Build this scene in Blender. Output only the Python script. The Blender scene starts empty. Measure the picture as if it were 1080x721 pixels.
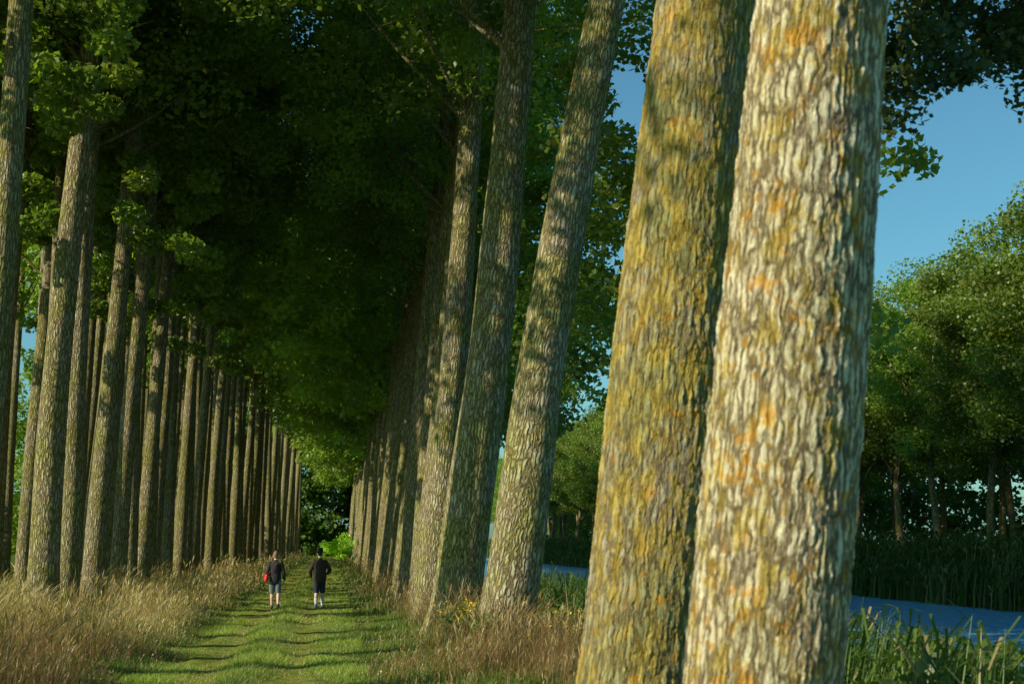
import bpy, math, random
import numpy as np
from mathutils import Vector, Matrix
rng=np.random.default_rng(7); random.seed(7)
sc=bpy.context.scene
COL=sc.collection
sc.view_settings.view_transform='Standard'
try: sc.view_settings.look='None'
except: pass
sc.view_settings.exposure=0

# ---------------- materials ----------------
def newmat(name):
    m=bpy.data.materials.new(name); m.use_nodes=True
    m.node_tree.nodes.clear(); return m,m.node_tree.nodes,m.node_tree.links
def N(ns,t,**k):
    n=ns.new(t)
    for a,b in k.items(): setattr(n,a,b)
    return n
def ramp(ns,stops,interp='LINEAR'):
    r=ns.new('ShaderNodeValToRGB'); e=r.color_ramp.elements; r.color_ramp.interpolation=interp
    while len(e)<len(stops): e.new(.5)
    for i,(p,c) in enumerate(stops):
        e[i].position=p; e[i].color=(c[0],c[1],c[2],1) if not isinstance(c,(int,float)) else (c,c,c,1)
    return r
def mixc(ns,ln,fac,a,b,bt='MIX'):
    m=ns.new('ShaderNodeMix'); m.data_type='RGBA'; m.blend_type=bt
    for idx,v in ((0,fac),(6,a),(7,b)):
        if isinstance(v,(int,float)): m.inputs[idx].default_value=v
        elif isinstance(v,tuple): m.inputs[idx].default_value=(*v,1)
        else: ln.new(v,m.inputs[idx])
    return m.outputs[2]
def math_(ns,ln,op,a,b=0.0,clamp=False):
    m=ns.new('ShaderNodeMath'); m.operation=op; m.use_clamp=clamp
    for i,v in enumerate((a,b)):
        if isinstance(v,(int,float)): m.inputs[i].default_value=v
        else: ln.new(v,m.inputs[i])
    return m.outputs[0]

def bark_mat(name,lichen=.5,near=False,pale=1.0,dist=.03,moss=.5,orange=.56):
    m,ns,ln=newmat(name)
    out=N(ns,'ShaderNodeOutputMaterial'); bs=N(ns,'ShaderNodeBsdfDiffuse')
    tc=N(ns,'ShaderNodeTexCoord'); oi=N(ns,'ShaderNodeObjectInfo')
    off=math_(ns,ln,'MULTIPLY',oi.outputs['Random'],37.0)
    cx=N(ns,'ShaderNodeCombineXYZ'); 
    for i in range(3): ln.new(off,cx.inputs[i])
    va=N(ns,'ShaderNodeVectorMath',operation='ADD'); ln.new(tc.outputs['Object'],va.inputs[0]); ln.new(cx.outputs[0],va.inputs[1])
    P=va.outputs[0]
    n1=N(ns,'ShaderNodeTexNoise'); n1.inputs['Scale'].default_value=8; n1.inputs['Detail'].default_value=3 if near else 1; ln.new(P,n1.inputs['Vector'])
    sub=N(ns,'ShaderNodeVectorMath',operation='SUBTRACT'); ln.new(n1.outputs['Color'],sub.inputs[0]); sub.inputs[1].default_value=(.5,.5,.5)
    sc1=N(ns,'ShaderNodeVectorMath',operation='MULTIPLY'); ln.new(sub.outputs[0],sc1.inputs[0]); sc1.inputs[1].default_value=(.06,.06,.3)
    a2=N(ns,'ShaderNodeVectorMath',operation='ADD'); ln.new(P,a2.inputs[0]); ln.new(sc1.outputs[0],a2.inputs[1])
    mp=N(ns,'ShaderNodeMapping'); mp.inputs['Scale'].default_value=(1,1,.16); ln.new(a2.outputs[0],mp.inputs['Vector'])
    def vor(scale,mx):
        v=N(ns,'ShaderNodeTexVoronoi',feature='DISTANCE_TO_EDGE'); v.inputs['Scale'].default_value=scale; ln.new(mp.outputs[0],v.inputs['Vector'])
        mr=N(ns,'ShaderNodeMapRange'); mr.inputs['From Max'].default_value=mx; ln.new(v.outputs['Distance'],mr.inputs['Value']); return mr.outputs[0]
    mp2=N(ns,'ShaderNodeMapping'); mp2.inputs['Scale'].default_value=(1,1,.32); ln.new(P,mp2.inputs['Vector'])
    n2=N(ns,'ShaderNodeTexNoise'); n2.inputs['Scale'].default_value=42; n2.inputs['Detail'].default_value=6 if near else 2; n2.inputs['Roughness'].default_value=.7; ln.new(mp2.outputs[0],n2.inputs['Vector'])
    if near:
        h=math_(ns,ln,'ADD',math_(ns,ln,'MULTIPLY',vor(21,.42),.42),math_(ns,ln,'ADD',math_(ns,ln,'MULTIPLY',vor(47,.5),.20),math_(ns,ln,'MULTIPLY',n2.outputs['Fac'],.62)))
    else:
        h=math_(ns,ln,'ADD',math_(ns,ln,'MULTIPLY',vor(18,.40),.60),math_(ns,ln,'MULTIPLY',n2.outputs['Fac'],.62))
    q=min(pale,1.2)
    r=ramp(ns,[(.22,(.07*q,.052*q,.03*q)),(.45,(.21*q,.165*q,.10*q)),(.66,(.34*pale,.295*pale,.195*pale)),(.9,(.48*pale,.445*pale,.33*pale))]); ln.new(h,r.inputs[0])
    col=r.outputs[0]
    n4=N(ns,'ShaderNodeTexNoise'); n4.inputs['Scale'].default_value=1.3; n4.inputs['Detail'].default_value=2; ln.new(P,n4.inputs['Vector'])
    rm=ramp(ns,[(.35,0.0),(.62,1.0)]); ln.new(n4.outputs['Fac'],rm.inputs[0])
    col=mixc(ns,ln,math_(ns,ln,'MULTIPLY',rm.outputs[0],moss),col,mixc(ns,ln,1.0,col,(.75,.85,.40),'MULTIPLY'))
    mp3=N(ns,'ShaderNodeMapping'); mp3.inputs['Scale'].default_value=(1,1,.55); mp3.inputs['Location'].default_value=(4,2,9); ln.new(P,mp3.inputs['Vector'])
    n3=N(ns,'ShaderNodeTexNoise'); n3.inputs['Scale'].default_value=7; n3.inputs['Detail'].default_value=7 if near else 3; n3.inputs['Roughness'].default_value=.75; ln.new(mp3.outputs[0],n3.inputs['Vector'])
    t=.65-.16*lichen
    r3=ramp(ns,[(t,0.0),(t+.08,1.0)]); ln.new(n3.outputs['Fac'],r3.inputs[0])
    yl=ramp(ns,[(.35,(.24,.17,.03)),(.85,(.66,.48,.09))]); ln.new(h,yl.inputs[0])
    col=mixc(ns,ln,math_(ns,ln,'MULTIPLY',r3.outputs[0],.8*min(1,lichen+.2)),col,yl.outputs[0])
    if near:
        n5=N(ns,'ShaderNodeTexNoise'); n5.inputs['Scale'].default_value=5.5; n5.inputs['Detail'].default_value=8; n5.inputs['Roughness'].default_value=.72
        mp5=N(ns,'ShaderNodeMapping'); mp5.inputs['Location'].default_value=(14,22,3); ln.new(P,mp5.inputs['Vector']); ln.new(mp5.outputs[0],n5.inputs['Vector'])
        r5=ramp(ns,[(orange,0.0),(orange+.07,1.0)]); ln.new(n5.outputs['Fac'],r5.inputs[0])
        ol=ramp(ns,[(.35,(.30,.15,.02)),(.85,(.78,.40,.05))]); ln.new(h,ol.inputs[0])
        col=mixc(ns,ln,math_(ns,ln,'MULTIPLY',r5.outputs[0],.85),col,ol.outputs[0])
    ln.new(col,bs.inputs['Color'])
    if near:
        d=N(ns,'ShaderNodeDisplacement'); d.inputs['Scale'].default_value=dist; d.inputs['Midlevel'].default_value=.8
        ln.new(h,d.inputs['Height']); ln.new(d.outputs[0],out.inputs['Displacement']); m.displacement_method='BOTH'
    else:
        b=N(ns,'ShaderNodeBump'); b.inputs['Strength'].default_value=1; b.inputs['Distance'].default_value=dist; ln.new(h,b.inputs['Height']); ln.new(b.outputs[0],bs.inputs['Normal'])
    ln.new(bs.outputs[0],out.inputs['Surface'])
    return m
BARK_A=bark_mat('pale_lichen_bark',.88,True,1.95,.04,.2,.55)
BARK_B=bark_mat('yellow_lichen_bark',1.15,True,1.15,.04,.7,.57)
BARK=bark_mat('poplar_bark',.45,False,1.2,.05,.8)

def leaf_mat(name,trans=.4,mul=(1,1,1),var=.25):
    m,ns,ln=newmat(name)
    out=N(ns,'ShaderNodeOutputMaterial'); bs=N(ns,'ShaderNodeBsdfDiffuse'); tr=N(ns,'ShaderNodeBsdfTranslucent'); mx=N(ns,'ShaderNodeMixShader')
    at=N(ns,'ShaderNodeAttribute',attribute_name='tint'); oi=N(ns,'ShaderNodeObjectInfo')
    c=mixc(ns,ln,1.0,at.outputs['Color'],mul,'MULTIPLY')
    k=math_(ns,ln,'ADD',math_(ns,ln,'MULTIPLY',oi.outputs['Random'],2*var),1-var)
    hs=N(ns,'ShaderNodeHueSaturation'); ln.new(c,hs.inputs['Color']); ln.new(k,hs.inputs['Value'])
    ln.new(math_(ns,ln,'ADD',math_(ns,ln,'MULTIPLY',oi.outputs['Random'],.03),.485),hs.inputs['Hue'])
    ln.new(hs.outputs[0],bs.inputs['Color'])
    t2=mixc(ns,ln,1.0,hs.outputs[0],(1.7,1.9,.7),'MULTIPLY'); ln.new(t2,tr.inputs['Color'])
    mx.inputs[0].default_value=trans; ln.new(bs.outputs[0],mx.inputs[1]); ln.new(tr.outputs[0],mx.inputs[2])
    gl=N(ns,'ShaderNodeBsdfGlossy'); gl.inputs['Roughness'].default_value=.45; gl.inputs['Color'].default_value=(.9,1,.8,1)
    m2=N(ns,'ShaderNodeMixShader'); m2.inputs[0].default_value=.04; ln.new(mx.outputs[0],m2.inputs[1]); ln.new(gl.outputs[0],m2.inputs[2])
    ln.new(m2.outputs[0],out.inputs['Surface'])
    return m
LEAF=leaf_mat('poplar_leaves',.5,(2.4,2.25,1.4)); LEAFF=leaf_mat('brightened_far_leaves',.5,(3.4,3.1,1.9)); LEAF2=leaf_mat('opposite_bank_leaves',.45,(1.85,1.85,1.35))  # far copy of the poplar leaves: colour raised to lighten the deeply shaded canopy
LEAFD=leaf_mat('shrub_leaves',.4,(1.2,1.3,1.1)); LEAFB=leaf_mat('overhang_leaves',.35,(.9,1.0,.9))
GRASSM=leaf_mat('grass_blades',.3,(1.2,1.2,1.0),0)
def plain(name,c,rough=.8,noise=.25,scale=40,metal=0):
    m,ns,ln=newmat(name)
    out=N(ns,'ShaderNodeOutputMaterial'); bs=N(ns,'ShaderNodeBsdfPrincipled'); bs.inputs['Roughness'].default_value=rough
    tc=N(ns,'ShaderNodeTexCoord'); n=N(ns,'ShaderNodeTexNoise'); n.inputs['Scale'].default_value=scale; n.inputs['Detail'].default_value=4; ln.new(tc.outputs['Object'],n.inputs['Vector'])
    r=ramp(ns,[(.3,tuple(x*(1-noise) for x in c)),(.7,tuple(x*(1+noise) for x in c))]); ln.new(n.outputs['Fac'],r.inputs[0])
    ln.new(r.outputs[0],bs.inputs['Base Color'])
    b=N(ns,'ShaderNodeBump'); b.inputs['Strength'].default_value=.3; b.inputs['Distance'].default_value=.01; ln.new(n.outputs['Fac'],b.inputs['Height']); ln.new(b.outputs[0],bs.inputs['Normal'])
    ln.new(bs.outputs[0],out.inputs['Surface']); return m

# ---------------- mesh helpers ----------------
def make_mesh(name,V,Q,mat=None,tint=None,smooth=False):
    V=np.asarray(V,dtype=np.float32); Q=np.asarray(Q,dtype=np.int32)
    me=bpy.data.meshes.new(name); n=len(Q)
    me.vertices.add(len(V)); me.vertices.foreach_set('co',V.ravel())
    me.loops.add(n*4); me.loops.foreach_set('vertex_index',Q.ravel())
    me.polygons.add(n); me.polygons.foreach_set('loop_start',np.arange(n,dtype=np.int32)*4)
    try: me.polygons.foreach_set('loop_total',np.full(n,4,dtype=np.int32))
    except Exception: pass
    me.polygons.foreach_set('use_smooth',np.full(n,smooth))
    me.update(calc_edges=True)
    if tint is not None:
        a=me.attributes.new('tint','FLOAT_COLOR','POINT')
        c=np.ones((len(V),4),dtype=np.float32); c[:,:3]=tint; a.data.foreach_set('color',c.ravel())
    if mat: me.materials.append(mat)
    return me
def obj(name,me,parent=None,**k):
    o=bpy.data.objects.new(name,me); COL.objects.link(o)
    if parent: o.parent=parent
    for a,b in k.items(): o[a]=b
    return o
def grid_quads(nr,ns_,off=0,wrap=True):
    i=np.arange(nr-1)[:,None]; j=np.arange(ns_ if wrap else ns_-1)[None,:]; j2=(j+1)%ns_
    a=i*ns_+j; b=i*ns_+j2; c=(i+1)*ns_+j2; d=(i+1)*ns_+j
    return np.stack([a,b,c,d],-1).reshape(-1,4)+off
def tube(P,R,ns_=8,R2=None,ref=(1,0,0)):
    P=np.asarray(P,float); R=np.asarray(R,float); R2=R if R2 is None else np.asarray(R2,float)
    T=np.gradient(P,axis=0); T/=np.linalg.norm(T,axis=1)[:,None]+1e-9
    ref=np.array(ref,float); U=ref-T*(T@ref)[:,None]
    bad=np.linalg.norm(U,axis=1)<.2; alt=np.array([0,0,1.]); U[bad]=(alt-T*(T@alt)[:,None])[bad]
    U/=np.linalg.norm(U,axis=1)[:,None]; W=np.cross(T,U)
    a=np.linspace(0,2*np.pi,ns_,endpoint=False)
    V=P[:,None]+U[:,None]*(np.cos(a)[None,:,None]*R[:,None,None])+W[:,None]*(np.sin(a)[None,:,None]*R2[:,None,None])
    return V.reshape(-1,3),grid_quads(len(P),ns_)
class MB:
    def __init__(s): s.V=[];s.Q=[];s.n=0;s.C=[]
    def add(s,V,Q,c=None):
        s.V.append(V); s.Q.append(np.asarray(Q)+s.n); s.n+=len(V)
        if c is not None: s.C.append(np.broadcast_to(c,(len(V),3)))
    def mesh(s,name,mat,smooth=True):
        return make_mesh(name,np.concatenate(s.V),np.concatenate(s.Q),mat,np.concatenate(s.C) if s.C else None,smooth)
def vnoise(x,y,s=1,seed=0):
    r=np.random.default_rng(seed+100); o=0
    for k in range(6):
        a=r.uniform(0,6.28); f=s*r.uniform(.5,2.2); o=o+np.sin((x*np.cos(a)+y*np.sin(a))*f+r.uniform(0,6.28))
    return o/6

# ---------------- terrain ----------------
PL,PR=-2.55,.1; RU1,RU2=-1.9,-.55
GX=[-3000,-60,-9,-6,-3.1,-2.7,-2.5,.05,.3,3.6,4.6,6.4,8,28,30.3,33,40,3000]
GZ=[-.3,-.1,.05,.12,.06,0,-.04,-.04,0,.06,-.05,-1.05,-2,-2,-1.1,.5,.5,.2]
def gz(x,y=0):
    x=np.asarray(x,float)
    return np.interp(x,GX,GZ)+.04*vnoise(x,y,.7,3)*(np.abs(x)<60)
def ground():
    xs=np.unique(np.concatenate([np.array(GX),np.linspace(-12,9,43),np.linspace(27,42,16),[-1000,-300,-100,-30,-20,100,300,1000]]))
    ys=np.concatenate([[-1500,-400,-100,-40],np.linspace(-10,80,91),np.linspace(84,260,45),[300,400,600,1000,3000]])
    X,Y=np.meshgrid(xs,ys); Z=gz(X,Y)
    V=np.stack([X,Y,Z],-1).reshape(-1,3); Q=grid_quads(len(ys),len(xs),0,False)
    def gmat(name,scale,stops,bs_,bd):
        m,ns,ln=newmat(name); out=N(ns,'ShaderNodeOutputMaterial'); bs=N(ns,'ShaderNodeBsdfDiffuse')
        tc=N(ns,'ShaderNodeTexCoord')
        n=N(ns,'ShaderNodeTexNoise'); n.inputs['Scale'].default_value=scale; n.inputs['Detail'].default_value=7; n.inputs['Roughness'].default_value=.7; ln.new(tc.outputs['Object'],n.inputs['Vector'])
        r=ramp(ns,stops); ln.new(n.outputs['Fac'],r.inputs[0]); ln.new(r.outputs[0],bs.inputs['Color'])
        n2=N(ns,'ShaderNodeTexNoise'); n2.inputs['Scale'].default_value=bs_; n2.inputs['Detail'].default_value=3; ln.new(tc.outputs['Object'],n2.inputs['Vector'])
        b=N(ns,'ShaderNodeBump'); b.inputs['Strength'].default_value=.8; b.inputs['Distance'].default_value=bd; ln.new(n2.outputs['Fac'],b.inputs['Height']); ln.new(b.outputs[0],bs.inputs['Normal'])
        ln.new(bs.outputs[0],out.inputs['Surface']); return m
    m=gmat('meadow_ground',.9,[(.3,(.06,.08,.02)),(.5,(.12,.14,.035)),(.7,(.24,.19,.085))],25,.06)
    obj('ground',make_mesh('ground',V,Q,m,None,True),kind='structure',label='grassy canal embankment with worn verges',category='ground')
    ys=np.linspace(-10,235,500); u=np.linspace(0,1,13)
    xl=PL+.12*np.sin(ys*.6)+.08*np.sin(ys*1.7); xr=PR+.12*np.sin(ys*.5+2)+.08*np.sin(ys*1.9)
    X=xl[:,None]*(1-u)+xr[:,None]*u; Y=np.repeat(ys[:,None],13,1)
    rut=np.exp(-((X-RU1)/.22)**2)+np.exp(-((X-RU2)/.22)**2)
    Z=.04*vnoise(X,Y,.7,3)+.03-.035*rut-.075*(np.minimum(u,1-u)[None,:]<.01)
    V=np.stack([X,Y,Z],-1).reshape(-1,3)
    m=gmat('mown_grass_path',1.6,[(.3,(.11,.12,.025)),(.5,(.23,.26,.045)),(.68,(.38,.31,.13))],30,.05)
    obj('path',make_mesh('path',V,grid_quads(500,13,0,False),m,None,True),kind='structure',label='mown grass track with two worn wheel ruts',category='path')
    ys=np.linspace(-200,900,23); xs=np.linspace(6.0,31,6); X,Y=np.meshgrid(xs,ys)
    V=np.stack([X,Y,X*0-1.05],-1).reshape(-1,3)
    m,ns,ln=newmat('canal_water'); out=N(ns,'ShaderNodeOutputMaterial'); bs=N(ns,'ShaderNodeBsdfPrincipled')
    bs.inputs['Base Color'].default_value=(.15,.45,.74,1); bs.inputs['Roughness'].default_value=.22; bs.inputs['IOR'].default_value=1.33
    tc=N(ns,'ShaderNodeTexCoord'); mp=N(ns,'ShaderNodeMapping'); mp.inputs['Scale'].default_value=(1,.6,1); mp.inputs['Rotation'].default_value=(0,0,.5); ln.new(tc.outputs['Object'],mp.inputs['Vector'])
    n=N(ns,'ShaderNodeTexNoise'); n.inputs['Scale'].default_value=2.2; n.inputs['Detail'].default_value=5; ln.new(mp.outputs[0],n.inputs['Vector'])
    b=N(ns,'ShaderNodeBump'); b.inputs['Strength'].default_value=1; b.inputs['Distance'].default_value=.3; ln.new(n.outputs['Fac'],b.inputs['Height']); ln.new(b.outputs[0],bs.inputs['Normal'])
    ln.new(bs.outputs[0],out.inputs['Surface'])
    obj('water',make_mesh('water',V,grid_quads(23,6,0,False),m,None,True),kind='structure',label='rippled blue canal water',category='water')
ground()

# ---------------- trees ----------------
def leaves_mesh(name,C,R,per,L,mat,seed,dark=(.03,.05,.012),light=(.10,.14,.03),flat=.65):
    r=np.random.default_rng(seed); C=np.asarray(C,float); R=np.asarray(R,float)
    idx=np.repeat(np.arange(len(C)),per); n=len(idx)
    d=r.normal(size=(n,3)); d/=np.linalg.norm(d,axis=1)[:,None]
    p=C[idx]+d*(R[idx]*(.3+.85*r.random(n)**.7))[:,None]*np.array([1,1,flat])
    nm=r.normal(size=(n,3))+np.array([0,0,.7]); nm/=np.linalg.norm(nm,axis=1)[:,None]
    a=np.cross(nm,r.normal(size=(n,3))); a/=np.linalg.norm(a,axis=1)[:,None]+1e-9; b=np.cross(nm,a)
    l=(L*r.uniform(.7,1.35,n))[:,None]; w=l*.42
    V=np.stack([p-a*l*.5,p+b*w-a*l*.08,p+a*l*.5,p-b*w-a*l*.08],1).reshape(-1,3)
    Q=np.arange(n*4).reshape(-1,4)
    t=np.clip(r.random(len(C))[idx]*.6+r.random(n)*.4,0,1)[:,None]
    c=np.array(dark)*(1-t)+np.array(light)*t
    return make_mesh(name,V,Q,mat,np.repeat(c,4,0))
def env(z,z0,z1,rm):
    t=np.clip((z-z0)/(z1-z0),0,1); return rm*(np.sin(np.pi*np.clip(t*.8+.14,0,1))**.6)
def clumps(seed,z0,z1,rm,n):
    r=np.random.default_rng(seed); z=z0+(z1-z0)*r.random(n)
    a=r.uniform(0,6.283,n); rad=env(z,z0,z1,rm)*np.sqrt(r.uniform(.06,1,n))
    return np.stack([rad*np.cos(a),rad*np.sin(a),z],1),r.uniform(.55,1.25,n)
def trunk_mesh(name,seed,H,r0,C,mat,nseg=24,zs=None,bend=.25,limbs=10,zmin=14.5,flare=.3):
    r=np.random.default_rng(seed)
    if zs is None: zs=np.concatenate([[-.3,0,.1,.2,.35,.5,.75,1.0],np.linspace(1.4,H,26)])
    ph=r.uniform(0,6.28,4); w=2*np.pi/H*.8
    def cen(z): 
        z=np.maximum(z,0); e=np.minimum(z/5,1)
        return np.stack([bend*(np.sin(z*w+ph[0])-np.sin(ph[0]))*e,bend*(np.sin(z*w*1.2+ph[1])-np.sin(ph[1]))*e,z],-1)
    def rad(z): return r0*np.clip(1-.62*(np.clip(z,0,H)/H)**1.05,.04,1)
    P=cen(zs); P[:,2]=zs
    a=np.linspace(0,2*np.pi,nseg,endpoint=False)
    fl=flare*np.exp(-np.maximum(zs,0)/.45)[:,None]*(1+.45*np.cos(5*a+ph[2])[None,:])
    lump=.025*np.sin(3*a[None,:]+zs[:,None]*.7+ph[3])+.02*np.sin(2*a[None,:]-zs[:,None]*1.3)
    RR=rad(zs)[:,None]*(1+fl+lump)
    V=np.stack([P[:,0:1]+RR*np.cos(a),P[:,1:2]+RR*np.sin(a),np.repeat(zs[:,None],nseg,1)],-1).reshape(-1,3)
    mb=MB(); mb.add(V,grid_quads(len(zs),nseg))
    for i in r.permutation(len(C))[:limbs]:
        tgt=C[i].copy(); hd=math.hypot(tgt[0],tgt[1])
        zs0=max(zmin-1.5,tgt[2]-hd*r.uniform(.8,1.4)); zs0=min(zs0,tgt[2]-.3)
        s=cen(np.array([zs0]))[0]; s[2]=zs0
        t=np.linspace(0,1,7)[:,None]
        mid=(s+tgt)/2+np.array([0,0,-.1*hd])+r.normal(size=3)*.25
        B=(1-t)**2*s+2*t*(1-t)*mid+t*t*tgt
        rb=min(.08,.4*float(rad(np.array(zs0))),.025+.015*hd)
        mb.add(*tube(B,rb*(1-.8*t[:,0]),6))
        for q in range(3):
            tq=r.uniform(.35,.9); s2=(1-tq)**2*s+2*tq*(1-tq)*mid+tq*tq*tgt; e2=s2+r.normal(size=3)*np.array([.9,.9,.5])+np.array([0,0,.5])
            tt=np.linspace(0,1,4)[:,None]; mb.add(*tube(s2*(1-tt)+e2*tt+np.array([0,0,.15])*tt*(1-tt),.4*rb*(1-.75*tt[:,0]),4))
    return mb.mesh(name,mat)
r_=np.random.default_rng(55)
LN=[];RN=[];LF=[];RF=[];ON=[];LOFF=[];LIN=[]
for k in range(4):
    C,R=clumps(20+k,14.6,26.5,5.0,84)
    n=6; a=r_.uniform(0,6.28,n); ex=np.stack([2.0*np.cos(a)+.8,2.0*np.sin(a),r_.uniform(10,14,n)],1)
    n=12; ex2=np.stack([r_.uniform(2.5,5.8,n),r_.uniform(-2.5,2.5,n),r_.uniform(15,23,n)],1)
    C2=np.concatenate([C,ex,ex2]); R2=np.concatenate([R,np.full(6,.5),np.full(12,.9)])
    tm=trunk_mesh('trunk_mesh',300+k,26,.36,C,BARK,bend=.13)
    LN.append((tm,leaves_mesh('crown_leaves',C2,R2,215,.17,LEAF,200+k)))
    C,R=clumps(60+k,14.5,24,4.0,34)
    n=22; ex2=np.stack([r_.uniform(2.2,6.4,n),r_.uniform(-2.5,2.5,n),r_.uniform(12,22.5,n)],1)
    LF.append((tm,leaves_mesh('crown_leaves',np.concatenate([C,ex2]),np.concatenate([R,np.full(n,1.0)]),58,.34,LEAFF,220+k)))
    C,R=clumps(90+k,14.5,22,3.3,26)
    LIN.append((tm,leaves_mesh('crown_leaves',C,R,70,.30,LEAFF,260+k)))
    C,R=clumps(80+k,12.3,26,4.4,42)
    LOFF.append((tm,leaves_mesh('crown_leaves',C,R*.9,120,.2,LEAF,240+k)))
for k in range(4):
    C,R=clumps(40+k,13.5,27.5,5.4,74)
    n=26; ex=np.stack([r_.uniform(1.6,5.6,n),r_.uniform(-3.2,3.2,n),r_.uniform(6.8,13.5,n)],1)
    n2=16; ex3=np.stack([r_.uniform(-6.0,-2.0,n2),r_.uniform(-2.5,2.5,n2),r_.uniform(14,25,n2)],1)
    C2=np.concatenate([C,ex,ex3]); R2=np.concatenate([R,r_.uniform(.5,.95,n),np.full(n2,1.0)])
    tm=trunk_mesh('trunk_mesh',500+k,26,.42,C,BARK,bend=.13)
    RN.append((tm,leaves_mesh('crown_leaves',C2,R2,200,.17,LEAF,400+k)))
    C,R=clumps(70+k,10.5,27,5.2,62)
    n2=20; ex3=np.stack([r_.uniform(-6.0,-2.2,n2),r_.uniform(-2.5,2.5,n2),r_.uniform(10,25,n2)],1)
    C2=np.concatenate([C,ex,ex3]); R2=np.concatenate([R,np.full(n,.8),np.full(n2,1.0)])
    RF.append((tm,leaves_mesh('crown_leaves',C2,R2,60,.34,LEAFF,420+k)))
for k in range(4):
    r2=np.random.default_rng(900+k); n=105
    d=r2.normal(size=(n,3)); d/=np.linalg.norm(d,axis=1)[:,None]; q=(.35+.65*r2.random(n)**.5)[:,None]
    C=d*q*np.array([4.5,4.5,7.0]); C[:,2]+=12.6+r2.uniform(-.5,.5)
    R=r2.uniform(.7,1.5,n)
    tm=trunk_mesh('trunk_mesh',800+k,18,.25,C,BARK,nseg=12,bend=.3,limbs=14,zmin=6)
    ON.append((tm,leaves_mesh('crown_leaves',C,R,300,.19,LEAF2,700+k,(.055,.08,.018),(.14,.19,.035))))

def add_tree(x,y,tm,cm,lean=5,leany=0,rotz=0,s=1,label='tall poplar',group='poplars lining the path',name='poplar_tree',wid=1):
    e=bpy.data.objects.new(name,None); COL.objects.link(e); e.empty_display_size=.5
    e.location=(x,y,float(gz(x,y))-.03)
    Rm=Matrix.Rotation(math.radians(lean),3,'Y')@Matrix.Rotation(math.radians(leany),3,'X')@Matrix.Rotation(math.radians(rotz),3,'Z')
    e.rotation_euler=Rm.to_euler(); e['label']=label; e['category']='tree'; e['group']=group
    t=obj('trunk',tm,e); t.scale=(s*wid,s*wid,s)
    c=obj('crown',cm,e); c.scale=(s,s,s)
    return e
zsn=np.concatenate([[-.3,0,.3,.6],np.arange(.8,6.6,.011),np.linspace(6.8,25,22)])
def special(seed,mat,r0,ex,exR,limbs=14):
    C,R=clumps(seed,12.5,26,5.0,80)
    tm=trunk_mesh('trunk_mesh',seed,25,r0,C,mat,nseg=300,zs=zsn,bend=.05,limbs=limbs,flare=.12)
    if ex is None: return (tm,leaves_mesh('crown_leaves',C,R,220,.17,LEAF,seed+1))
    C2=np.concatenate([C,np.repeat(ex,3,0)+np.random.default_rng(4).normal(size=(3*len(ex),3))*.12]); R2=np.concatenate([R,np.repeat(exR,3)])
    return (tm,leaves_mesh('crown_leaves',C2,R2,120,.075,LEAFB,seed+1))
tA=special(61,BARK_A,.46,None,None)
BL=7.0
n=84; wy=r_.uniform(11.8,14.5,n); wx=wy*r_.uniform(.36,.62,n)
wz=2+wy*1.08*(.325+.022*np.sin(wx*3.1)+.16*r_.random(n)**1.2)
lb=math.radians(BL); dx=wx-2.2
exB=np.stack([math.cos(lb)*dx-math.sin(lb)*wz,wy-10.8,math.sin(lb)*dx+math.cos(lb)*wz],1)
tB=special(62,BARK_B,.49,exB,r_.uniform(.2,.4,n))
add_tree(2.22,7.8,*tA,lean=7.3,label='thick poplar with pale, orange-spotted lichened bark beside the path')
add_tree(2.2,10.8,*tB,lean=BL,label='thick leaning poplar with yellow lichen on furrowed bark')
add_tree(3.12,26.4,*RN[0],lean=9.8,leany=-1,rotz=10,wid=1.22,label='strongly leaning poplar above the canal bank')
add_tree(2.62,30.8,*RN[1],lean=5.4,rotz=-10,wid=1.28,label='stout poplar with dappled light and flared base')
add_tree(2.5,36.8,*RN[2],lean=4.8,rotz=5,wid=1.0,label='slim leaning poplar beside the grass path')
y=40.5;i=0
while y<205:
    S=RN if y<80 else RF
    add_tree(2.65+random.uniform(-.2,.2),y,*S[(i*3+1)%4],lean=random.uniform(3.5,6.5),leany=random.uniform(-1,1),rotz=random.uniform(-25,25),s=random.uniform(.93,1.08),wid=random.uniform(.82,1.05),label='leaning poplar in the canal-side row')
    y+=random.uniform(2.9,3.8);i+=1
LS=[(-7.3,38,1.2,1.12),(-7.15,40.6,1.5,.85),(-6.9,43,2.2,.9),(-6.5,27,2.4,.85),(-7.1,45.6,1.5,.8),(-7.0,48.3,2.3,.9)]
for i,(x,yy,l,w) in enumerate(LS):
    add_tree(x,yy,*LN[i%4],lean=l,rotz=i*20-20,wid=w,label='tall poplar trunk rising from dry verge grass')
def inward(y): return max(0,(y-60))*.015
y=50.8;i=0
while y<205:
    S=LN if y<68 else LF
    add_tree(-7+inward(y)+random.uniform(-.25,.25),y,*S[(i*3+1)%4],lean=random.uniform(.4,2.4),leany=random.uniform(-1.,1.),rotz=random.uniform(-30,30),s=random.uniform(.93,1.08),wid=random.uniform(.72,.92),label='off-frame poplar continuing the landward row, added for dappled light')
    y+=random.uniform(2.7,3.4);i+=1
for X0,y0,y1,st in ((-9.8,36,130,3.6),(-12.6,39,120,4.0),(-16,50,120,4.6)):
    y=y0;i=0
    while y<y1:
        S=LN if y<56 else LIN
        add_tree(X0+inward(y)+random.uniform(-.6,.6),y,*S[(i*3+2)%4],lean=random.uniform(.2,2.3),leany=random.uniform(-1.,1.),rotz=random.uniform(0,360),s=random.uniform(.95,1.1),wid=random.uniform(.6,.82),label='off-frame slender poplar behind the landward row, added for shade',group='poplars of the landward plantation')
        y+=random.uniform(.85,1.15)*st;i+=1
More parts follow.
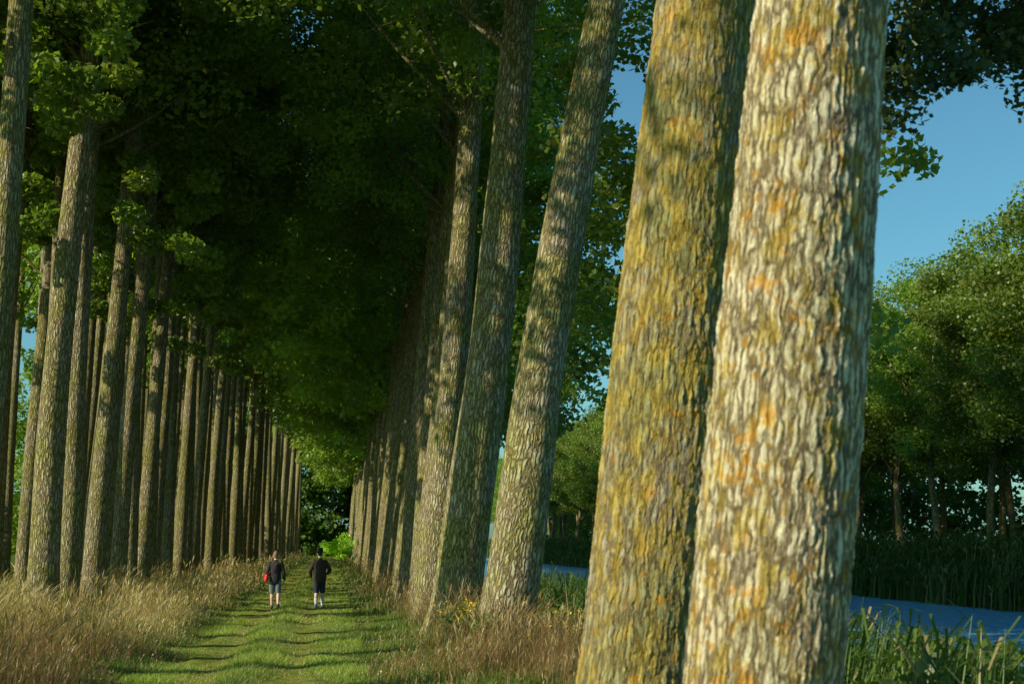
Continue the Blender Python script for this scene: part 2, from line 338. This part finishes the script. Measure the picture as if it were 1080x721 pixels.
# rows continued out of view, added to dapple the light and shade upper trunks
for i,yy in enumerate([-12,-6.5,-1,4.5,10,15.5,21]):
    add_tree(-7,yy,*LOFF[i%4],lean=2.5,rotz=i*77,wid=.8,label='off-frame poplar continuing the landward row, added for dappled light')
for i,yy in enumerate([-14,-8,-2,4,10,16,22,28,32]):
    add_tree(-11,yy,*LOFF[(i+1)%4],lean=2,rotz=i*57,wid=.75,label='off-frame slender poplar behind the landward row, added for shade',group='poplars of the landward plantation')
for X0,y0,y1,st in ((36.5,55,330,5.4),(43,62,230,7)):
    y=y0;i=0
    while y<y1:
        add_tree(X0+random.uniform(-1.2,1.2),y,*ON[(i*3+1)%4],lean=random.uniform(-1,4),leany=random.uniform(-2,2),rotz=random.uniform(0,360),s=random.uniform(.92,1.08),label='sunlit round-crowned tree on the opposite canal bank',group='trees along the opposite bank',name='bank_tree')
        y+=random.uniform(.75,1.25)*st;i+=1
r=np.random.default_rng(5)
n=620; C=np.stack([r.uniform(-32,14,n),r.uniform(208,226,n),27*r.random(n)**1.3+.4],1)
obj('distant_woodland',leaves_mesh('distant_woodland',C,r.uniform(1.4,2.6,n),170,.6,LEAFD,31,(.04,.07,.015),(.12,.17,.035)),kind='stuff',label='dense green woodland closing the end of the avenue',category='woodland')
n=640; y_=r.uniform(50,205,n); C=np.stack([r.uniform(-30,-20,n),y_,r.uniform(.05,1,n)*np.where(y_>100,15,6+1.5*np.sin(y_*.3))+.2],1)
obj('shrubbery',leaves_mesh('shrubbery',C,r.uniform(.9,1.7,n),150,.32,LEAF,32,(.03,.05,.012),(.12,.16,.03)),kind='stuff',label='thick green shrubbery behind the trees',category='shrubs')
n=700; y_=r.uniform(45,330,n); C=np.stack([r.uniform(46,54,n),y_,r.uniform(.1,1,n)*(8+1.5*np.sin(y_*.2)+1.5*np.sin(y_*.07))+.3],1)
obj('opposite_bank_shrubbery',leaves_mesh('opposite_bank_shrubbery',C,r.uniform(1.0,2.0,n),130,.42,LEAFD,35,(.03,.05,.012),(.08,.12,.03)),kind='stuff',label='dark green undergrowth behind the opposite bank trees',category='shrubs')
C=r.normal(size=(30,3))*np.array([.9,.9,.6])+np.array([0,0,1.3]); 
mb=obj('bush',leaves_mesh('bush',C,r.uniform(.4,.8,30),220,.16,LEAFF,33,(.10,.15,.035),(.18,.26,.06)),label='small bright green bush at the end of the path',category='bush')
mb.location=(.6,150,0)

# ---------------- grass ----------------
def blades(n,x,y,h,w,lean,col,seed,z=None,tipk=.15,head=None):
    r=np.random.default_rng(seed)
    z=gz(x,y)-.02 if z is None else z
    a=r.uniform(0,6.283,n); ld=np.stack([np.cos(a),np.sin(a),0*a],1)*(h*lean*r.random(n))[:,None]+np.stack([h*.12,0*h,0*h],1)
    b=r.uniform(0,6.283,n); sd=np.stack([np.cos(b),np.sin(b),0*b],1)*(w*.5)[:,None]
    p=np.stack([x,y,z],1); up=np.stack([0*h,0*h,h],1)
    m1=p+up*.55+ld*.35; m2=p+up*.93+ld
    if head is None:
        V=np.stack([p-sd,p+sd,m1-sd*.8,m1+sd*.8,m2-sd*tipk,m2+sd*tipk],1).reshape(-1,3)
        o=np.arange(n)[:,None]*6
        Q=np.concatenate([o+np.array([0,1,3,2]),o+np.array([2,3,5,4])])
        return V,Q,np.repeat(col,6,0)
    sd2=sd/np.linalg.norm(sd,axis=1)[:,None]*head[:,None]
    q1=p+up*.78+ld*.72; q2=p+up*.9+ld*.9; q3=p+up*1.0+ld*1.15
    V=np.stack([p-sd,p+sd,q1-sd*.5,q1+sd*.5,q2-sd2,q2+sd2,q3-sd2*.2,q3+sd2*.2],1).reshape(-1,3)
    o=np.arange(n)[:,None]*8
    Q=np.concatenate([o+np.array([0,1,3,2]),o+np.array([2,3,5,4]),o+np.array([4,5,7,6])])
    return V,Q,np.repeat(col,8,0)
GREEN=np.array([.08,.125,.022]);LG=np.array([.18,.23,.04]);STRAW=np.array([.48,.37,.21]);BROWN=np.array([.20,.095,.055]);DG=np.array([.035,.06,.015])
def lerp(a,b,t): return a*(1-t[:,None])+b*t[:,None]
tall=MB(); short=MB()
def sides(n,y0,y1,seed,wmul):
    r=np.random.default_rng(seed)
    y=r.uniform(y0,y1,n); left=r.random(n)<.62
    x=np.where(left,r.uniform(-11,PL+.25,n),r.uniform(PR-.2,5.2,n))
    edge=np.where(left,PL+.15-x,x-PR-.1); edge=np.clip(edge/2.0,.0,1)
    nz=vnoise(x,y,.9,seed=9)+.6*vnoise(x,y,2.5,seed=12)
    dry=np.where(left,np.clip(.30+nz*2.0,0.02,.92)*np.clip(edge*1.5,0,1),np.clip(.10+nz*1.4+np.clip((26-y)/6,0,.45),0,1)*np.clip(edge*1.4,0,1))
    dry=np.clip(dry*np.where(x<-7,.5,1),0,1)
    isdry=r.random(n)<dry
    h=(.05+.20*edge**1.2*np.clip(1+2.2*nz,.15,2.6))*r.uniform(.45,1.5,n); h=np.where(isdry,h*1.3,h*.95)
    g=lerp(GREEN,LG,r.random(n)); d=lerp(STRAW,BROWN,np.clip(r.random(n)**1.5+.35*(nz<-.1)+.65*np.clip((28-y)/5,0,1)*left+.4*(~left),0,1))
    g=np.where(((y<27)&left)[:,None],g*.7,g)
    col=np.where(isdry[:,None],d,g)*r.uniform(.65,1.2,n)[:,None]
    w=wmul*np.where(isdry,.7,1.2)*r.uniform(.7,1.3,n)
    hd=isdry&(r.random(n)<.5)
    a=~hd
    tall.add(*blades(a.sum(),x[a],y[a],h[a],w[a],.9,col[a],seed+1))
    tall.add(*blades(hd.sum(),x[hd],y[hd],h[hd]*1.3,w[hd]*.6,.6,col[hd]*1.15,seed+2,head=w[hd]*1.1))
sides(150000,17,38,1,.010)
sides(60000,38,62,4,.016)
sides(32000,62,110,7,.03)
sides(12000,110,205,10,.07)
def lawn(n,y0,y1,seed,w):
    r=np.random.default_rng(seed); y=r.uniform(y0,y1,n); x=r.uniform(PL-.4,PR+.5,n)
    nz=vnoise(x,y,1.3,seed=21)+.7*vnoise(x,y,4,seed=22)
    rut=np.exp(-((x-RU1)/.22)**2)+np.exp(-((x-RU2)/.22)**2); mid=np.exp(-((x-(RU1+RU2)/2)/.4)**2)
    keep=r.random(n)<np.clip(1-.75*rut+.3*nz,.1,1); x,y,nz,rut,mid=[v[keep] for v in (x,y,nz,rut,mid)]; n=len(x)
    h=(.045+.08*mid+.07*nz)*(1-.6*rut)*r.uniform(.6,1.7,n)
    t=np.clip(.55+.8*nz+r.normal(size=n)*.2,0,1); col=lerp(GREEN*1.1,LG*1.45,t); s=(r.random(n)<.12+.35*rut+.15*(nz<-.3)); col[s]=STRAW*.75
    zz=.04*vnoise(x,y,.7,3)+.0
    short.add(*blades(n,x,y,np.maximum(h,.015),np.full(n,w),1.1,col,seed+1,z=zz))
lawn(80000,17,36,51,.009); lawn(38000,36,62,54,.016); lawn(16000,62,120,57,.03)
obj('tall_grass',tall.mesh('tall_grass',GRASSM,False),kind='stuff',label='dry straw-coloured and green verge grass',category='grass')
obj('short_grass',short.mesh('short_grass',GRASSM,False),kind='stuff',label='short mown green grass on the track',category='grass')

def reeds(name,n,x0,x1,y0,y1,hmin,hmax,w,seed,label,top=None,colm=1.0):
    r=np.random.default_rng(seed); mb=MB()
    y=r.uniform(y0,y1,n); x=r.uniform(x0,x1,n); z=np.maximum(gz(x,y),-1.5)-.05
    h=r.uniform(hmin,hmax,n)*(1+.12*vnoise(x,y,1.1,seed=seed))
    if top is not None: h=np.maximum(np.minimum(h,top+r.normal(size=n)*.18-z),.4)
    col=lerp(DG,GREEN*1.2,r.random(n))*colm; s=r.random(n)<.08; col[s]=STRAW*.6
    mb.add(*blades(n,x,y,h,np.full(n,w)*r.uniform(.5,1.2,n),.22,col,seed+1,z=z))
    m=n*2; i=r.integers(0,n,m); t=r.uniform(.3,.9,m); L=r.uniform(.35,.7,m)
    a=r.uniform(0,6.283,m); dirv=np.stack([np.cos(a),np.sin(a),0*a],1)
    p=np.stack([x[i]+h[i]*.1*t,y[i],z[i]+h[i]*t],1); p1=p+dirv*(L*.45)[:,None]+np.array([0,0,1])*(L*.45)[:,None]; p2=p+dirv*(L*1.0)[:,None]+np.array([0,0,1])*(L*.4)[:,None]+np.array([.1,0,0])
    sd=np.cross(dirv,[0,0,1.])*(w*.9)
    V=np.stack([p-sd*.4,p+sd*.4,p1-sd*.7,p1+sd*.7,p2-sd*.08,p2+sd*.08],1).reshape(-1,3); o=np.arange(m)[:,None]*6
    mb.add(V,np.concatenate([o+np.array([0,1,3,2]),o+np.array([2,3,5,4])]),np.repeat(col[i],6,0))
    obj(name,mb.mesh(name,GRASSM,False),kind='stuff',label=label,category='reeds')
reeds('near_bank_reeds',6000,4.8,7.4,11,40,1.5,2.4,.024,71,'green reeds and grasses on the canal bank',top=1.16,colm=1.3)
reeds('near_bank_reeds_beyond',6000,4.6,7.2,40,200,1.2,2.0,.06,74,'green reeds along the canal edge',top=.2,colm=1.3)
reeds('opposite_bank_reeds',20000,29.6,34,30,330,1.5,2.5,.09,77,'dark green reed bed along the opposite bank',colm=.9)

r=np.random.default_rng(88); n=90
C=np.stack([r.uniform(2.2,5.2,n),r.uniform(23,40,n),r.uniform(.1,.55,n)],1)
obj('undergrowth',leaves_mesh('undergrowth',C,r.uniform(.2,.4,len(C)),120,.10,LEAFD,89,(.05,.08,.02),(.15,.21,.04)),kind='stuff',label='low leafy weeds around the tree feet',category='weeds')
m=70; C=np.stack([r.uniform(4.6,6.9,m),r.uniform(11.5,19,m),r.uniform(-.4,.75,m)],1)
obj('bank_weeds',leaves_mesh('bank_weeds',C,r.uniform(.25,.5,m),90,.15,LEAFD,91,(.05,.08,.02),(.15,.21,.04)),kind='stuff',label='broad-leaved green plants on the canal bank',category='weeds')
C=np.array([[3.75,25.5,.35],[3.95,25.7,.5],[3.6,25.9,.2],[3.2,25.0,.25]])
obj('dead_weeds',leaves_mesh('dead_weeds',C,[.22,.2,.25,.2],45,.11,GRASSM,90,(.25,.10,.03),(.45,.22,.07)),kind='stuff',label='withered orange-brown dock leaves',category='weeds')
fl=MB(); n=60; fx=np.concatenate([r.normal(2.4,.25,n//2),r.normal(3.9,.4,n//2)]); fy=np.concatenate([r.uniform(26,29,n//2),r.uniform(23,26,n//2)])
for k in range(n):
    z0=float(gz(fx[k],fy[k])); hh=r.uniform(.45,.85)
    fl.add(*tube([[fx[k],fy[k],z0],[fx[k]+.03,fy[k],z0+hh*.6],[fx[k]+.08,fy[k],z0+hh]],[.004,.003,.003],4),np.array([.07,.11,.02]))
    for q in range(6):
        c=np.array([fx[k]+.08,fy[k],z0+hh])+r.normal(size=3)*.035; a=r.normal(size=3); a/=np.linalg.norm(a); b=np.cross(a,r.normal(size=3)); b/=np.linalg.norm(b)
        fl.add(np.array([c-a*.02,c-b*.02,c+a*.02,c+b*.02]),[[0,1,2,3]],np.array([.8,.6,.04]))
obj('wildflowers',fl.mesh('wildflowers',GRASSM,False),kind='stuff',label='small yellow wildflowers in the verge',category='flowers')

# ---------------- people ----------------
def capped(pts,ns_=14):
    A=np.array([tuple(p)+((p[3],) if len(p)==4 else ()) for p in pts],float)
    P=A[:,:3]; R=A[:,3]; R2=A[:,4]
    d0=P[0]-P[1]; d0/=np.linalg.norm(d0); d1=P[-1]-P[-2]; d1/=np.linalg.norm(d1)
    def cap(p,d,r,r2): 
        k=min(r,r2); return [(p+d*k*s,r*q,r2*q) for s,q in ((.5,.85),(.85,.5),(.98,.12))]
    c0=cap(P[0],d0,R[0],R2[0])[::-1]; c1=cap(P[-1],d1,R[-1],R2[-1])
    P=np.array([c[0] for c in c0]+list(P)+[c[0] for c in c1]); R=np.array([c[1] for c in c0]+list(R)+[c[1] for c in c1]); R2=np.array([c[2] for c in c0]+list(R2)+[c[2] for c in c1])
    V,Q=tube(P,R,ns_,R2)
    n=len(V); V=np.concatenate([V,[P[0]],[P[-1]]])
    e=[]
    for j in range(0,ns_,2):
        e.append([n,(j+2)%ns_,(j+1)%ns_,j]); b=(len(P)-1)*ns_; e.append([n+1,b+j,b+(j+1)%ns_,b+(j+2)%ns_])
    return V,np.concatenate([Q,e])
def voxel(name,parts,mat,vs=.008,smooth=3):
    mb=MB()
    for p in parts: mb.add(*capped(p))
    me=mb.mesh(name,None); o=bpy.data.objects.new('tmp',me); COL.objects.link(o)
    m=o.modifiers.new('r','REMESH'); m.mode='VOXEL'; m.voxel_size=vs; m.use_smooth_shade=True
    s=o.modifiers.new('s','SMOOTH'); s.iterations=smooth; s.factor=.5
    dg=bpy.context.evaluated_depsgraph_get(); dg.update()
    m2=bpy.data.meshes.new_from_object(o.evaluated_get(dg)); m2.name=name; bpy.data.objects.remove(o)
    m2.materials.clear(); m2.materials.append(mat)
    m2.polygons.foreach_set('use_smooth',np.ones(len(m2.polygons),bool)); m2.update()
    return m2
SKIN=plain('skin',(.68,.46,.36),.55,.08,8)
def person(x,y,spec):
    e=bpy.data.objects.new('person',None); COL.objects.link(e)
    e.location=(x,y,float(.04*vnoise(np.array(x),np.array(y),.7,3))-.0); e['label']=spec['label']; e['category']='person'; e['group']='walkers on the grass path'
    e.rotation_euler=(0,0,spec.get('rz',0)); s=spec['s']; e.scale=(s,s,s)
    torso=[(0,0,.90,.15,.11),(0,0,1.0,.155,.115),(0,0,1.12,.135,.10),(0,0,1.26,.16,.115),(0,-.012,1.37,.165,.105),(0,-.012,1.435,.105,.08),(0,-.005,1.48,.056,.056),(0,.008,1.55,.052,.058)]
    head=[(0,.035,1.535,.045,.05),(0,.028,1.575,.063,.078),(0,.018,1.64,.074,.093),(0,.012,1.69,.07,.088),(0,.01,1.72,.052,.062)]
    nose=[(0,.105,1.645,.009),(0,.123,1.62,.013),(0,.112,1.607,.012)]
    ears=[[(k*.075,.01,1.655,.009,.018),(k*.083,.006,1.63,.010,.020),(k*.077,.01,1.605,.007,.012)] for k in (-1,1)]
    body=[torso,head,nose]+ears; sleeves=[]
    for k,arm in ((-1,spec['armL']),(1,spec['armR'])):
        sh=(k*.165,-.01,1.385); el,wr,hd=[np.array(v) for v in arm]
        sh=np.array(sh); m=(sh+el)/2
        body.append([(*sh,.058),(*m,.05),(*el,.041)]); m2=(el*.6+wr*.4)
        body.append([(*el,.041),(*m2,.042),(*wr,.026,.03)])
        sleeves.append([(*sh,.078),(*m,.068),(*el,.06)]); sleeves.append([(*el,.06),(*m2,.056),(*(el*.12+wr*.88),.044)])
        d=hd-wr; d/=np.linalg.norm(d); side=np.cross(d,[k*1.0,0,0]); side/=np.linalg.norm(side)+1e-9
        pe=wr+d*.085
        for q in (-1,-.33,.33,1): body.append([(*(wr+side*q*.012),.014),(*(pe+side*q*.026),.012)])
        curl=np.array([-k*1.0,0,0])
        for q,L in ((-1,.062),(-.33,.078),(.33,.072),(1,.058)):
            b=pe+side*q*.026; c=b+d*L*.5+curl*.012; f=c+d*L*.35+curl*.03
            body.append([(*b,.0095),(*c,.009),(*f,.0075)])
        b=wr+d*.03+side*.024; c=b+side*.028+d*.025+curl*.01; f=c+d*.028+curl*.014
        body.append([(*b,.012),(*c,.0105),(*f,.0085)])
    shorts=[[(0,0,.88,.16,.125),(0,0,.98,.165,.125),(0,0,1.06,.15,.115)]]; shoes=[]
    for leg in spec['legs']:
        hip,kn,an,toe=[np.array(v) for v in leg]
        m=(hip+kn)/2
        body.append([(*hip,.09),(*m,.078),(*kn,.056)]); cm=kn*.65+an*.35+np.array([0,-.012,0])
        body.append([(*kn,.056),(*cm,.057),(*(kn*.25+an*.75),.042),(*an,.036)])
        body.append([(*an,.036),(*(an*.5+toe*.5),.034,.03),(*toe,.036,.022)])
        u=spec['hem']; kk=kn*(1-u)+an*u
        shorts.append([(*hip,.105),(*m,.098),(*kk,.086)])
        heel=an+(an-toe)*np.array([.25,.25,0]); heel[2]=an[2]-.035
        shoes.append([[(*heel,.038,.036),(*((heel+toe)/2+np.array([0,0,.006])),.042,.034),(*toe,.044,.026)],[(*(an+np.array([0,0,.01])),.044),(*(an+np.array([0,0,-.045])),.042)]])
    obj('body',voxel('body',body,SKIN,.006,2),e)
    b=spec.get('bulk',0)
    jk=[[(0,0,.87,.178+b,.14+b),(0,0,.98,.178+b,.14+b),(0,0,1.12,.165+b,.13+b),(0,0,1.26,.185+b,.14+b),(0,-.012,1.37,.185+b*.5,.13+b*.5),(0,-.012,1.43,.12,.095),(0,-.008,1.465,.075,.072)]]+sleeves
    obj('jacket',voxel('jacket',jk,plain('jacket_cloth',spec['jacket'],.85,.35,14),.009,2),e)
    obj('shorts',voxel('shorts',shorts,plain('shorts_cloth',spec['shorts'],.85,.3,30),.009,2),e)
    for sh in shoes: obj('shoe',voxel('shoe',sh,plain('shoe_leather',spec['shoe'],.6,.2,30),.006,2),e)
    if spec.get('sock'):
        for leg in spec['legs']:
            kn,an=np.array(leg[1]),np.array(leg[2]); a=kn*.45+an*.55
            obj('sock',voxel('sock',[[(*a,.058),(*(kn*.25+an*.75),.05),(*an,.042)]],plain('sock_knit',spec['sock'],.9,.1,60),.007,1),e)
    hair=[[(0,-.045,1.60,.07,.045),(0,-.03,1.66,.082,.078),(0,-.008,1.71,.078,.09),(0,0,1.745,.055,.065)]]
    obj('hair',voxel('hair',hair,plain('hair_strands',spec['hair'],.7,.4,90),.007,1),e)
    if spec.get('hat'):
        hm=plain('hat_felt',spec['hat'],.9,.2,30)
        prof=[(.185,1.665),(.188,1.673),(.13,1.69),(.102,1.705),(.098,1.765),(.088,1.81),(.05,1.825),(.004,1.822)]
        a=np.linspace(0,2*np.pi,28,endpoint=False)
        V=np.concatenate([np.stack([p*np.cos(a)*.93,p*np.sin(a)*1.08-.0,z+.018*np.abs(np.cos(a))*(p>.13)],1) for p,z in prof]+[np.stack([p*np.cos(a)*.93,p*np.sin(a)*1.08,z+0*a],1) for p,z in [(.09,1.69)]])
        Q=np.concatenate([grid_quads(len(prof),28),np.stack([8*28+(np.arange(28)+1)%28,8*28+np.arange(28),np.arange(28)*1,(np.arange(28)+1)%28],1)[:, ::-1]])
        obj('hat',make_mesh('hat',V,Q,hm,None,True),e)
    em=plain('eye_surface',(.05,.04,.03),.3,.1)
    for k in (-1,1): obj('eye',voxel('eye',[[(k*.028-.008,.098,1.655,.006),(k*.028+.008,.098,1.655,.006)]],em,.003,0),e)
    obj('mouth',voxel('mouth',[[(-.02,.104,1.578,.005),(.02,.104,1.578,.005)]],plain('lips',(.35,.12,.1),.5,.1),.003,0),e)
    return e
legsA=[((-.085,0,.9),(-.10,.09,.50),(-.10,.10,.09),(-.115,.25,.03)),((.085,0,.9),(.10,.03,.49),(.10,-.16,.125),(.11,-.03,.035))]
legsB=[((-.085,0,.9),(-.095,.02,.49),(-.10,-.10,.10),(-.11,.04,.03)),((.085,0,.9),(.095,.10,.50),(.10,.11,.09),(.115,.26,.03))]
p1=person(-1.67,44,dict(label='walker in dark jacket and grey shorts with red bag',s=.97,armL=((-.25,-.06,1.13),(-.20,.14,1.04),(-.15,.22,1.05)),armR=((.26,-.03,1.12),(.27,.06,.90),(.27,.09,.82)),legs=legsA,hem=-.08,jacket=(.022,.024,.03),shorts=(.17,.19,.22),shoe=(.03,.028,.026),hair=(.26,.15,.10)))
p2=person(-.35,44.3,dict(label='walker in dark hat, dark coat and knee-length shorts',s=1.0,rz=.05,bulk=.03,armL=((-.29,-.04,1.13),(-.26,.09,.93),(-.25,.14,.86)),armR=((.31,-.05,1.14),(.24,.13,1.03),(.18,.2,1.04)),legs=legsB,hem=-.02,jacket=(.04,.026,.02),shorts=(.02,.03,.055),shoe=(.16,.28,.42),sock=(.85,.8,.77),hair=(.05,.035,.025),hat=(.012,.011,.012)))
be=bpy.data.objects.new('shoulder_bag',None); COL.objects.link(be); be.location=p1.location; be['label']='red shoulder bag slung at the walker hip'; be['category']='bag'
RED=plain('red_fabric',(.85,.025,.03),.6,.1,30)
obj('pouch',voxel('pouch',[[(-.27,-.09,.86,.06,.10),(-.265,-.085,.93,.068,.11),(-.255,-.08,1.0,.05,.09)]],RED,.008,2),be)
t=np.linspace(0,1,14); arc=np.stack([-.24+.33*t,-.10-.075*np.sin(np.pi*t),1.0+.43*t],1)
V,Q=tube(arc,np.full(14,.010),8,np.full(14,.006)); obj('strap',make_mesh('strap',V,Q,plain('strap_webbing',(.25,.02,.02),.7,.1,30),None,True),be)

# ---------------- light / sky / camera ----------------
EL=math.radians(26); AZ=math.radians(248)
d=Vector((math.sin(AZ)*math.cos(EL),math.cos(AZ)*math.cos(EL),math.sin(EL)))
L=bpy.data.lights.new('sun','SUN'); L.energy=5; L.angle=math.radians(.5); L.color=(1,.91,.70)
lo=bpy.data.objects.new('sun',L); COL.objects.link(lo); lo.rotation_euler=d.to_track_quat('Z','Y').to_euler(); lo.location=(0,0,50)
w=bpy.data.worlds.new('World'); sc.world=w; w.use_nodes=True; ns=w.node_tree.nodes; ln=w.node_tree.links; ns.clear()
o=ns.new('ShaderNodeOutputWorld'); bg=ns.new('ShaderNodeBackground'); bg.inputs[1].default_value=.15
sk=ns.new('ShaderNodeTexSky'); sk.sky_type='NISHITA'; sk.sun_disc=False; sk.sun_elevation=EL; sk.sun_rotation=AZ; sk.ozone_density=2.0
tint=mixc(ns,ln,1.0,sk.outputs[0],(.44,.80,.80),'MULTIPLY')
ln.new(tint,bg.inputs[0]); ln.new(bg.outputs[0],o.inputs[0])
cam=bpy.data.cameras.new('camera'); co=bpy.data.objects.new('camera',cam); COL.objects.link(co); sc.camera=co
cam.lens=50; cam.sensor_width=36; cam.clip_end=6000; cam.clip_start=.1
co.location=(0,0,2.0); co.rotation_euler=(math.radians(90+8.0),0,math.radians(-7.15))
cam.dof.use_dof=True; cam.dof.focus_distance=40; cam.dof.aperture_fstop=2.8
